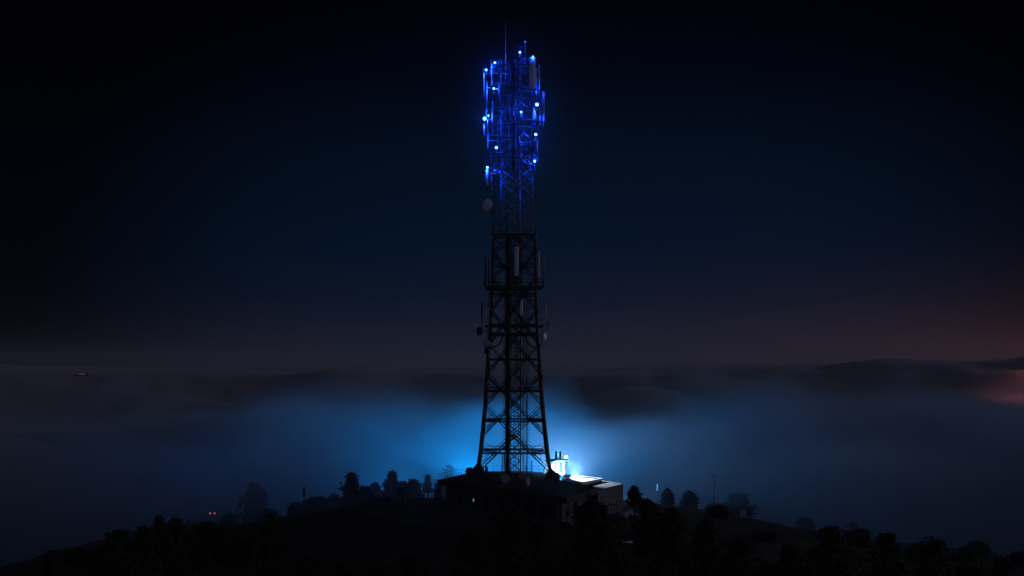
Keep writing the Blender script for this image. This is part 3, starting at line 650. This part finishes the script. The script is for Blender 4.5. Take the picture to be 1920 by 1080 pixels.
T = [
 (661, 887, 224, 56, 'large pointed tree left of the palms, fading into the fog', 'cone', G_F, 6000),
 (736, 883, 238, 46, 'pale foggy tree between the pointed tree and the building', 'up', G_F, 3500),
 (703, 905, 244, 40, 'faint low tree just right of the large pointed tree', 'round', G_F, 2500),
 (774, 899, 234, 50, 'broad faint tree behind the taller palm', 'wide', G_F, 3000),
 (802, 890, 242, 22, 'small faint treetop just left of the building roof', 'up', G_F, 2000),
 (846, 872, 262, 44, 'very faint airy treetop above the left end of the roof', 'up', G_F, 2000),
 (682, 912, 228, 44, 'faint bushy tree filling the gap right of the large pointed tree', 'round', G_F, 3000),
 (757, 902, 240, 40, 'very faint tree directly behind the taller palm', 'up', G_F, 2500),
 (824, 902, 236, 30, 'faint tree showing beside the gate at the left end of the building', 'up', G_F, 2500),
 (628, 926, 230, 40, 'dim low tree touching the left side of the large pointed tree', 'round', G_F, 2800),
 (594, 932, 222, 56, 'rounded dark tree left of the large pointed tree', 'round', G_F, 3500),
 (556, 942, 226, 34, 'small rounded tree behind the thin pole on the left slope', 'round', G_F, 2500),
 (478, 905, 240, 62, 'very dim large tree on the far left in the fog', 'up', G_F, 3500),
 (1252, 917, 207, 22, 'slim dim tree right of the white cylinder', 'up', G_F, 2500),
 (1292, 921, 210, 34, 'rounded dim tree between the slim tree and the dark pole', 'up', G_F, 3000),
 (1385, 925, 222, 60, 'wide dim tree around the pale box on the right slope', 'round', G_F, 3000),
 (1340, 945, 216, 50, 'low dim tree at the foot of the dark pole', 'wide', G_F, 2500),
 (1191, 911, 176, 27, 'small dense dark tree standing right of the shed', 'round', 'trees on the hilltop', 900),
 (1108, 938, 150, 105, 'large round dark tree in front of the right corner of the building', 'round', 'trees on the hilltop', 9000),
 (1218, 934, 152, 62, 'dark bushy tree below the small dense tree', 'wide', 'trees on the hilltop', 6000),
 (1262, 952, 148, 60, 'dark bushy tree stepping down the right slope below the slim dim tree', 'wide', 'trees on the hilltop', 5000),
 (1320, 972, 140, 74, 'low dark tree on the right slope below the dark pole', 'wide', 'trees on the hilltop', 5000),
 (1385, 1002, 132, 84, 'dark tree at the lower end of the right slope', 'wide', 'trees on the hilltop', 5000),
 (1568, 977, 112, 112, 'big rounded dark tree standing alone on the right', 'round', 'foreground trees', 9000),
 (1475, 1018, 118, 90, 'low dark tree left of the big lone tree', 'wide', 'foreground trees', 5000),
 (1672, 993, 122, 90, 'wide dark tree right of the big lone tree', 'wide', 'foreground trees', 6000),
 (1758, 1003, 118, 130, 'flat topped dark tree near the right edge', 'wide', 'foreground trees', 7000),
 (1870, 1040, 112, 130, 'lowest dark tree in the right corner', 'wide', 'foreground trees', 5000),
 (960, 945, 152, 74, 'dark tree in front of the middle of the building', 'round', 'trees on the hilltop', 6000),
 (1010, 978, 140, 96, 'low dark tree between the two trees in front of the building', 'wide', 'trees on the hilltop', 6000),
 (884, 990, 140, 84, 'low dark tree at the left of the tree in front of the building', 'wide', 'trees on the hilltop', 5000),
 (303, 963, 150, 48, 'pointed dark tree on the crest at left', 'up', 'foreground trees', 4000),
 (330, 970, 152, 60, 'rounded dark tree next to the pointed one on the left crest', 'round', 'foreground trees', 4000),
 (265, 985, 146, 60, 'dark tree on the far left flank of the left crest', 'round', 'foreground trees', 4000),
 (205, 1012, 140, 90, 'low dark tree at the left foot of the crest', 'wide', 'foreground trees', 4000),
 (90, 1030, 130, 150, 'dark tree mass in the left bottom corner', 'wide', 'foreground trees', 4000),
 (510, 964, 160, 24, 'small dark tree standing up from the left slope', 'up', 'foreground trees', 2600),
 (462, 985, 156, 44, 'small low dark tree left of the upright one', 'round', 'foreground trees', 3000),
 (395, 978, 168, 80, 'wide low dark tree below the red tail lights', 'wide', 'foreground trees', 3500),
]
for k, (px, py, d, wp, lb, kd, gr, n) in enumerate(T): tree(px, py, d, wp, lb, kd, k + 1, n, gr)
rng = random.Random(21)
for k in range(30):
    px = -10 + k * 66 + rng.uniform(-18, 18); tree(px, rng.uniform(1012, 1050) if 700 < px < 1500 else rng.uniform(1030, 1062), rng.uniform(92, 112), rng.uniform(110, 170), 'black tree in the unlit wood along the bottom edge', 'wide' if k % 3 else 'round', 60 + k, 4500, 'black trees along the bottom edge')
rng = random.Random(33)
for k in range(46):
    if k % 2: x_, y_ = rng.uniform(-95, -19), rng.uniform(-34, 34)
    else: x_, y_ = rng.uniform(21, 105), rng.uniform(-36, 36)
    d_ = 200 + y_; hh_ = rng.uniform(.8, 2.6); zz_ = H(x_, y_) + hh_
    tree(960 + x_ * F / d_, HOR + (CZ - zz_) * F / d_, d_, rng.uniform(2.0, 5.5) * F / d_ / (1.25 if d_ < 170 else 1), 'low dark shrub growing wild on the slope of the hill', 'wide' if k % 3 else 'round', 120 + k, 900, 'low shrubs on the hill slopes', name='shrub')
def palm(px, py, d, hpx, wpx, label, seed):
    rng = random.Random(seed); s = d / F; c = P(px, py, d); x, y = c.x, c.y; gz = H(x, y) - .1
    t = thing('palm_tree', label, 'palm tree', (x, y, gz), 'small palms by the railing')
    m = MB(); m.path([Vector((x + .12 * math.sin(k * .5), y, gz + (c.z - gz) * k / 8)) for k in range(9)], .2, 8); m.build('trunk', M['bark'], t)
    m = MB(); r = wpx * s * .6
    for k in range(26):
        an = rng.uniform(0, 6.28); el = rng.uniform(-.5, 1.2); dx = Vector((math.cos(an), math.sin(an), 0)); pts = []
        for q in range(7):
            f = q / 6; pts.append(c + dx * r * f * math.cos(el * .6) + Vector((0, 0, r * (math.sin(el) * f - .75 * f * f))))
        for p0, p1 in zip(pts, pts[1:]):
            side = (p1 - p0).cross(Vector((0, 0, 1))).normalized()
            for sg in (-1, 1):
                for h_ in (0, .5):
                    b0 = p0.lerp(p1, h_); i = len(m.v); tip = b0 + side * sg * r * .22 + (p1 - p0) * .8 + Vector((0, 0, -r * .1)); m.v += [tuple(b0), tuple(b0 + (p1 - p0) * .35), tuple(tip)]; m.f.append((i, i + 1, i + 2))
        m.path(pts, .03, 3)
    m.build('crown', M['leaf'], t)
palm(753, 917, 192, 30, 13, 'taller palm with a round head by the railing left of the building', 3)
palm(722, 937, 188, 15, 15, 'shorter palm with drooping fronds by the railing left of the building', 8)
# ------------------------------------------------------------------ small furniture
# railing along the slope left of the building
t = thing('slope_railing', 'thin metal railing running down the slope left of the building', 'railing', (TX(760, 193), -7, H(TX(760, 193), -7)))
pts = [(818, -8), (800, -7.5), (780, -7), (760, -6), (740, -5), (720, -4), (700, -3), (680, -2), (660, -1)]
vs = [Vector((TX(px, 200 + y), y, H(TX(px, 200 + y), y))) for px, y in pts]
m = MB()
for a, b in zip(vs, vs[1:]):
    for zz in (.55, 1.05): m.bar(a + Vector((0, 0, zz)), b + Vector((0, 0, zz)), .06)
m.build('rail', M['galv_dull'], t)
for p in vs:
    m = MB(); m.bar(p + Vector((0, 0, -.2)), p + Vector((0, 0, 1.08)), .07); m.build('post', M['galv_dull'], t)
def polething(name, px, y1, d, wd, label, cat, mt='dark_steel', extra=None):
    x = TX(px, d); y = d - 200; gz = H(x, y); t = thing(name, label, cat, (x, y, gz))
    m = MB(); m.bar((x, y, gz - .3), (x, y, TZ(y1, d)), wd, 8, wd * .6); m.build('pole', M[mt], t)
    if extra: extra(t, x, y, d)
    return t
def ex1(t, x, y, d):
    m = MB(); m.lathe((x, y, TZ(932, d)), (0, 0, 1), [(0, .1), (.05, .2), (1.3, .2), (1.4, .08)], 12); m.build('sleeve', M['darkp'], t)
polething('flagpole', 570, 904, 205, .1, 'thin pole on the left slope with a thicker sleeve near its top', 'pole', 'galv_dull', ex1)
def ex2(t, x, y, d):
    m = MB(); m.lathe((x, y, TZ(920.5, d)), (0, 0, 1), [(0, .12), (.04, .2), (.95, .2), (1.0, .1)], 14); m.build('radome', M['white'], t)
polething('pole_antenna', 1233.5, 888, 205, .05, 'thin pole carrying a small white cylinder right of the shed', 'antenna', 'galv_dull', ex2)
def ex3(t, x, y, d):
    m = MB(); m.bar((x - .5, y, TZ(893, d)), (x + .5, y, TZ(893, d)), .12); m.build('cross_arm', M['dark_steel'], t)
polething('utility_pole', 1338.5, 889, 225, .34, 'tall dark utility pole on the right slope', 'utility pole', 'bark', ex3)
# pale box on the right slope
x = TX(1393.5, 200); gz = H(x, 0); t = thing('equipment_cabinet', 'pale upright cabinet standing on the right slope in the dark trees', 'cabinet', (x, 0, TZ(971) - .1))
m = MB(); m.box((x, 0, (TZ(957) + TZ(971)) / 2), (.72, .6, 1.0)); m.build('casing', M['white'], t, bevel=.03)
m = MB(); m.box((x, -.31, (TZ(957) + TZ(971)) / 2), (.6, .03, .9)); m.build('door', M['grey'], t)
m = MB(); m.box((x, 0, (TZ(971) + gz) / 2 - .1), (.5, .4, TZ(971) - gz + .2)); m.build('plinth', M['conc'], t)
# bin by the gate
x = TX(806, 190); t = thing('litter_bin', 'dark box-shaped bin at the end of the railing by the gate', 'bin', (x, -10, -3.9))
m = MB(); m.box((x, -10, -3.35), (.6, .5, 1.1)); m.build('body', M['darkp'], t, bevel=.03)
m = MB(); m.box((x - .05, -10, -2.72), (.75, .6, .14)); m.build('lid', M['fascia'], t)
# parked motorbike-like clutter by the shed: valve stand, drum and pale cable reel
def reel(px, py, d, r, label):
    c = P(px, py, d); c.z = H(c.x, c.y) + r; t = thing('cable_reel', label, 'cable reel', c, 'things left beside the shed')
    for s_ in (-1, 1):
        m = MB(); m.lathe(c + Vector((0, .22 * s_, 0)), (0, 1, 0), [(-.03, r), (.03, r)], 18); m.build('flange', M['white'], t)
    m = MB(); m.lathe(c, (0, 1, 0), [(-.19, r * .6), (.19, r * .6)], 14); m.build('drum', M['cable'], t)
reel(1178, 936, 180, .42, 'pale cable reel standing between the shed and the small dense tree')
t0 = P(1176, 938, 183); t0.z = H(t0.x, t0.y)
t = thing('tarpaulin_pile', 'low heap under a pale blue tarpaulin right of the shed', 'tarpaulin', t0)
m = MB(); rng = random.Random(4); n = 16; top_ = [(-.1, 1.4)]
rings = []
for zf, rf_ in ((0, 1.0), (.3, .95), (.6, .75), (.85, .45), (.95, .1)):
    rings.append([Vector((t0.x + math.cos(a) * rf_ * 1.3 * (1 + .12 * math.sin(3 * a + zf)), t0.y + math.sin(a) * rf_ * (1 + .1 * math.cos(4 * a)), t0.z + zf * .8 + .05 * math.sin(5 * a))) for a in [2 * math.pi * k / n for k in range(n)]])
m.face_loop(rings); m.build('cover', M['bluep'], t, True)
# a bicycle rack / frame with pale bits near the shed front
t0 = P(1157, 950, 172); gz = H(t0.x, t0.y)
t = thing('valve_stand', 'small pipe stand with pale caps in front of the shed', 'pipe stand', (t0.x, t0.y, gz))
m = MB()
for px in (1140, 1146, 1152, 1158): x = TX(px, 172); m.bar((x, t0.y, gz), (x, t0.y, TZ(938, 172)), .07)
m.bar((TX(1139, 172), t0.y, TZ(946, 172)), (TX(1159, 172), t0.y, TZ(946, 172)), .07); m.build('pipes', M['galv'], t)
for px, py in ((1137.5, 946), (1145, 941), (1152, 942.5)):
    m = MB(); m.lathe(P(px, py, 171.8), (0, 0, 1), [(0, .11), (.16, .11), (.2, .05)], 10); m.build('cap', M['white'], t)
for k, (px, py, w_) in enumerate(((1157.5, 966, .3), (1174, 964, .9), (1180, 968, .7))):
    c = P(px, py, 165); c.z = H(c.x, c.y) + .12
    m = MB(); m.box(c, (w_, .4, .22), .3 * k); tag(m.build('kerb_block', M['white'], bevel=.04), ('small pale block lying alone at the left of the group below the shed', 'longest pale block lying below the shed', 'pale block lying nearest below the bushy tree by the shed')[k], 'block', 'pale blocks on the ground')
# car with tail lights on the road down the left slope
d = 270.; s = d / F; cx = TX(398.3, d); cyy = d - 200; zl = TZ(962.3, d); gz = zl - .85
car = thing('parked_car', 'dark car on the far left slope showing two small red tail lights', 'car', (cx, cyy, gz))
def ringcar(x0, pts): return [Vector((cx + x0, cyy + a, gz + b)) for a, b in pts]
pf = [(0, .35), (0, .95), (.25, 1.0), (.7, 1.42), (2.3, 1.45), (3.0, 1.0), (4.1, .85), (4.2, .4)]
m = MB(); m.face_loop([ringcar(-.80, pf), ringcar(-.72 - .15, [(a, b * .99) for a, b in pf])][::-1] if False else [ringcar(-.86, [(a, min(b, 1.0)) for a, b in pf]), ringcar(-.6, pf), ringcar(.6, pf), ringcar(.86, [(a, min(b, 1.0)) for a, b in pf])]); m.build('body', M['carpaint'], car)
m = MB(); m.box((cx, cyy + .42, gz + 1.2), (1.1, .04, .3)); m.build('rear_window', M['glass'], car)
for sx in (-1, 1):
    for yo in (.8, 3.3):
        m = MB(); m.lathe((cx + sx * .8, cyy + yo, gz + .33), (1, 0, 0), [(-.1, .33), (.1, .33)], 16); m.build('wheel', M['rubber'], car)
    m = MB(); m.box((cx + sx * .44, cyy - .03, gz + .85), (.26, .08, .22)); m.build('tail_light', M['red'], car)
rd = MB(); rd.box((cx + 2, cyy + 3, gz - .15), (11, 9, .28)); structure(rd.build('road', M['asphalt']))
# distant lit building far out on the left
d = 1500.; x = TX(151, d); t = thing('distant_building', 'long dark building far off with a thin strip of orange lit windows', 'building', (x, d - 200, TZ(701.5, d) - 6))
zc = TZ(701.3, d)
m = MB(); m.box((x, d - 196, zc - .3), (13, 7, 2.2)); m.build('wall', M['cable'], t)
m = MB(); m.box((x, d - 196, zc + .87), (13.2, 7.1, .3)); m.build('roof', M['roofing'], t)
m = MB(); m.box((TX(153.8, d), d - 199.55, zc), (6.6, .2, .28)); m.build('window', M['warm'], t)
m = MB(); m.box((TX(143.8, d), d - 199.55, zc), (1.0, .2, .28)); m.build('window', M['warm'], t)
# ------------------------------------------------------------------ fog banks (closed volumes)
def fogmesh(name, xs, ys, topf, bot, dens, col=(.85, .93, 1.0), aniso=0.0):
    m = MB(); nx, ny = len(xs), len(ys)
    for y in ys:
        for x in xs: m.v.append((x, y, topf(x, y)))
    for y in ys:
        for x in xs: m.v.append((x, y, bot))
    n = nx * ny
    for j in range(ny - 1):
        for i in range(nx - 1):
            a = j * nx + i; m.f.append((a, a + 1, a + 1 + nx, a + nx)); m.f.append((n + a, n + a + nx, n + a + 1 + nx, n + a + 1))
    for i in range(nx - 1):
        m.f.append((n + i, n + i + 1, i + 1, i)); a = (ny - 1) * nx + i; m.f.append((a, a + 1, n + a + 1, n + a))
    for j in range(ny - 1):
        a = j * nx; m.f.append((a, a + nx, n + a + nx, n + a)); a = j * nx + nx - 1; m.f.append((n + a, n + a + nx, a + nx, a))
    vm, _, _, v = volmat(name, col, dens, aniso)
    return structure(m.build(name, vm), 'stuff')
FOGC = (.60, .82, 1.0)
def lin(a, b, n): return [a + (b - a) * k / (n - 1) for k in range(n)]
def geo(a, b, n): return [a * (b / a) ** (k / (n - 1)) for k in range(n)]
def fn(x, y, s, sd): return noise.fractal(Vector((x * s, y * s * .8, sd)), 1.0, 2.0, 4)
ctl = [(-400, 752), (0, 754), (180, 757), (280, 770), (370, 768), (470, 748), (560, 738), (640, 743), (760, 738), (880, 734), (960, 732), (1060, 740), (1150, 757), (1240, 748), (1330, 730), (1420, 720), (1560, 730), (1700, 728), (1920, 736), (2400, 740)]
def ctop(px):
    for (a, ya), (b, yb) in zip(ctl, ctl[1:]):
        if a <= px <= b: t = smoothstep(a, b, px); return ya + (yb - ya) * t
    return 740
def near_top(x, y):
    d = 200 + y; px = 960 + x * F / d
    ridge = CZ - (ctop(px) - HOR) * 330 / F
    fall = smoothstep(12, 110, y); rear = 1 - smoothstep(170, 300, y)
    base = -1.5 + (ridge + 1.5) * fall
    return -30 + (base + 30) * rear + fn(x, y, .022, 1.3) * 2.4 * (.3 + fall) + fn(x, y, .08, 8) * .6
fb = MB(); FX0, FX1, FY0, FY1, FZ0, FZ1 = -230, 250, -50, 330, -55, 22
fb.box(((FX0 + FX1) / 2, (FY0 + FY1) / 2, (FZ0 + FZ1) / 2), (FX1 - FX0, FY1 - FY0, FZ1 - FZ0))
vm, n, l, v = volmat('fog_bank', FOGC, .02, .1)
def vm_(op, a, b=None, c=None):
    q = n.new('ShaderNodeMath'); q.operation = op
    for i, x_ in enumerate((a, b, c)):
        if x_ is None: continue
        if isinstance(x_, (int, float)): q.inputs[i].default_value = x_
        else: l.new(x_, q.inputs[i])
    return q.outputs[0]
def vrange(a, f0, f1, t0, t1, sm=True):
    q = n.new('ShaderNodeMapRange'); q.interpolation_type = 'SMOOTHSTEP' if sm else 'LINEAR'; l.new(a, q.inputs[0])
    for i, x_ in enumerate((f0, f1, t0, t1)): q.inputs[i + 1].default_value = x_
    return q.outputs[0]
def vnoise(sc, det, off, zs=2.0):
    mp = n.new('ShaderNodeMapping'); l.new(tcn.outputs['Object'], mp.inputs[0]); mp.inputs['Scale'].default_value = (sc, sc * .8, sc * zs); mp.inputs['Location'].default_value = off
    q = n.new('ShaderNodeTexNoise'); q.inputs['Scale'].default_value = 1; q.inputs['Detail'].default_value = det; q.inputs['Roughness'].default_value = .55; l.new(mp.outputs[0], q.inputs['Vector']); return q.outputs[0]
tcn = n.new('ShaderNodeTexCoord'); sp_ = n.new('ShaderNodeSeparateXYZ'); l.new(tcn.outputs['Object'], sp_.inputs[0])
X_, Y_, Z_ = sp_.outputs
n1 = vnoise(.016, 2, (3.1, 7.7, 0)); n2 = vnoise(.045, 4, (1, 2, 3))
# height of the fog top: low near the building, a rolling ridge further back, a dip to the left and right of the glow
cv = n.new('ShaderNodeFloatCurve'); q = cv.mapping.curves[0]
ux = vm_('DIVIDE', X_, vm_('ADD', Y_, 200.0))            # bearing
l.new(vrange(ux, -.5, .5, 0, 1, False), cv.inputs['Value'])
pts_ = [((px - 960) / F + .5, (CZ - (py - HOR) * 330 / F + 20) / 40) for px, py in ctl if 0 <= (px - 960) / F + .5 <= 1]
q.points[0].location = (0, pts_[0][1]); q.points[1].location = (1, pts_[-1][1])
for a_, b_ in pts_: q.points.new(a_, b_)
cv.mapping.update()
topz = vm_('MULTIPLY_ADD', cv.outputs[0], 40.0, -20.0)
topz = vm_('MULTIPLY_ADD', vm_('SUBTRACT', n1, .5), 13.0, topz)
topz = vm_('SUBTRACT', topz, vrange(Y_, -50, 90, 9.0, 0.0))
topz = vm_('SUBTRACT', topz, vrange(Y_, 160, 320, 0.0, 34.0))
dep = vm_('SUBTRACT', topz, Z_)
dep = vm_('MULTIPLY_ADD', vm_('SUBTRACT', n2, .5), 20.0, dep)
den = vrange(dep, -3.5, 9.0, 0.0, 1.0)
den = vm_('MULTIPLY', den, vm_('POWER', vrange(Y_, -50, 24, 0.0, 1.0, False), 4.5))
den = vm_('MULTIPLY', den, vrange(n2, .36, .64, .3, 1.6, False))
den = vm_('MULTIPLY', den, vrange(n1, .35, .62, .55, 1.15, False))
den = vm_('MULTIPLY', den, vrange(ux, -.37, -.19, .2, 1.0))
side = vrange(vm_('ABSOLUTE', vm_('SUBTRACT', ux, .01)), .08, .20, 0.0, 1.0)
thin = vm_('SUBTRACT', 1.0, vm_('MULTIPLY', vrange(dep, 4.0, 17.0, 0.0, .4), side))
den = vm_('MULTIPLY', den, thin)
l.new(vm_('MULTIPLY', den, .036), v.inputs['Density'])
vm.cycles.volume_step_rate = .28
structure(fb.build('fog_bank', vm), 'stuff')
def far_top(x, y):
    d = y + 200; px = 960 + x * F / d
    n_ = fn(x, y, .0022, 4.2)
    far = smoothstep(2000, 2900, d + 500 * n_); near = 1 - smoothstep(480, 800, d + 150 * n_)
    h = -99 + near * 85 + far * (92 + 11 * fn(x, y, .0011, 9.1) + 13 * abs(fn(x, y, .003, 2.1)) + 5 * fn(x, y, .008, 5.5) + 10 * smoothstep(1100, 1900, px))
    h += (1 - far) * (1 - near) * 60 * max(0, fn(x, y, .0016, 17.3) + .05)
    h += 22 * math.exp(-((px - 1640) / 170) ** 2) * math.exp(-((d - 2500) / 420) ** 2) + 14 * math.exp(-((px - 640) / 90) ** 2) * math.exp(-((d - 2700) / 300) ** 2)
    h += 46 * math.exp(-((px - 2050) / 150) ** 2) * math.exp(-((d - 2700) / 500) ** 2)
    return h
fogmesh('fog_sea', lin(-1, 1, 2) and [v * 1. for v in lin(-2400, 2400, 280)], geo(300, 6200, 170), far_top, -140, .04, (.72, .74, .86), .1)
# unseen lamps added under the far fog at right for a reddish town glow
for k, (px, d, dz, pw, lb) in enumerate(((2010, 2480, 42, 2600000, 'unseen red lamp added inside the fog at the far right edge'), (1905, 2380, 42, 500000, 'second added red lamp inside the fog, left of the one at the far right edge'))):
    x = TX(px, d); y = d - 200; zt_ = far_top(x, y) - dz
    t = thing('fog_glow_lamp', lb, 'added lamp', (x, y, zt_ - 9), 'lamps added under the far fog')
    m = MB(); m.path([Vector((x, y, zt_ - 9)), Vector((x, y, zt_)), Vector((x + .6, y, zt_ + .5)), Vector((x + 1.8, y, zt_ + .6))], .16, 8); m.build('pole', M['galv_dull'], t)
    m = MB(); m.box((x + 2.2, y, zt_ + .6), (.9, .35, .16)); m.build('lamp_head', M['darkp'], t)
    l = bpy.data.lights.new('lamp_light', 'POINT'); l.energy = pw; l.color = (1, .26, .20); l.shadow_soft_size = .3
    lo = bpy.data.objects.new('lamp_light', l); COL.objects.link(lo); lo.parent = t; lo.matrix_parent_inverse = Matrix.Translation(-t.location); lo.location = (x + 2.2, y, zt_ + .1)
# thin scattering volume added round the tower top, imitates lens glare of the lamps
mm = MB(); c = Vector((TX(962), -1, TZ(212)))
mm.lathe((c.x, c.y, c.z - 16), (0, 0, 1), [(16 - 16 * math.cos(a), 11.5 * math.sin(a)) for a in [math.pi * k / 16 for k in range(17)]], 28)
vm, n, l, v = volmat('glare_mist', (.75, .85, 1.0), .02, .72)
tcn = n.new('ShaderNodeTexCoord'); mp = n.new('ShaderNodeMapping'); mp.vector_type = 'POINT'; l.new(tcn.outputs['Object'], mp.inputs[0])
mp.inputs['Location'].default_value = (-c.x / 11.5, -c.y / 11.5, -c.z / 16); mp.inputs['Scale'].default_value = (1 / 11.5, 1 / 11.5, 1 / 16)
ln = n.new('ShaderNodeVectorMath'); ln.operation = 'LENGTH'; l.new(mp.outputs[0], ln.inputs[0])
mr = n.new('ShaderNodeMapRange'); mr.interpolation_type = 'SMOOTHSTEP'; l.new(ln.outputs['Value'], mr.inputs[0])
for i, q in enumerate((.22, 1.0, .013, 0.0)): mr.inputs[i + 1].default_value = q
l.new(mr.outputs[0], v.inputs['Density'])
vm.cycles.volume_step_rate = 1.0
structure(mm.build('lamp_glare', vm), 'stuff')
# the clear night air itself
hz = MB(); hz.box((0, 3400, -20), (13000, 7300, 170))
vm, _, _, _ = volmat('haze', (.85, .9, 1.0), .00010)
structure(hz.build('haze', vm), 'stuff')
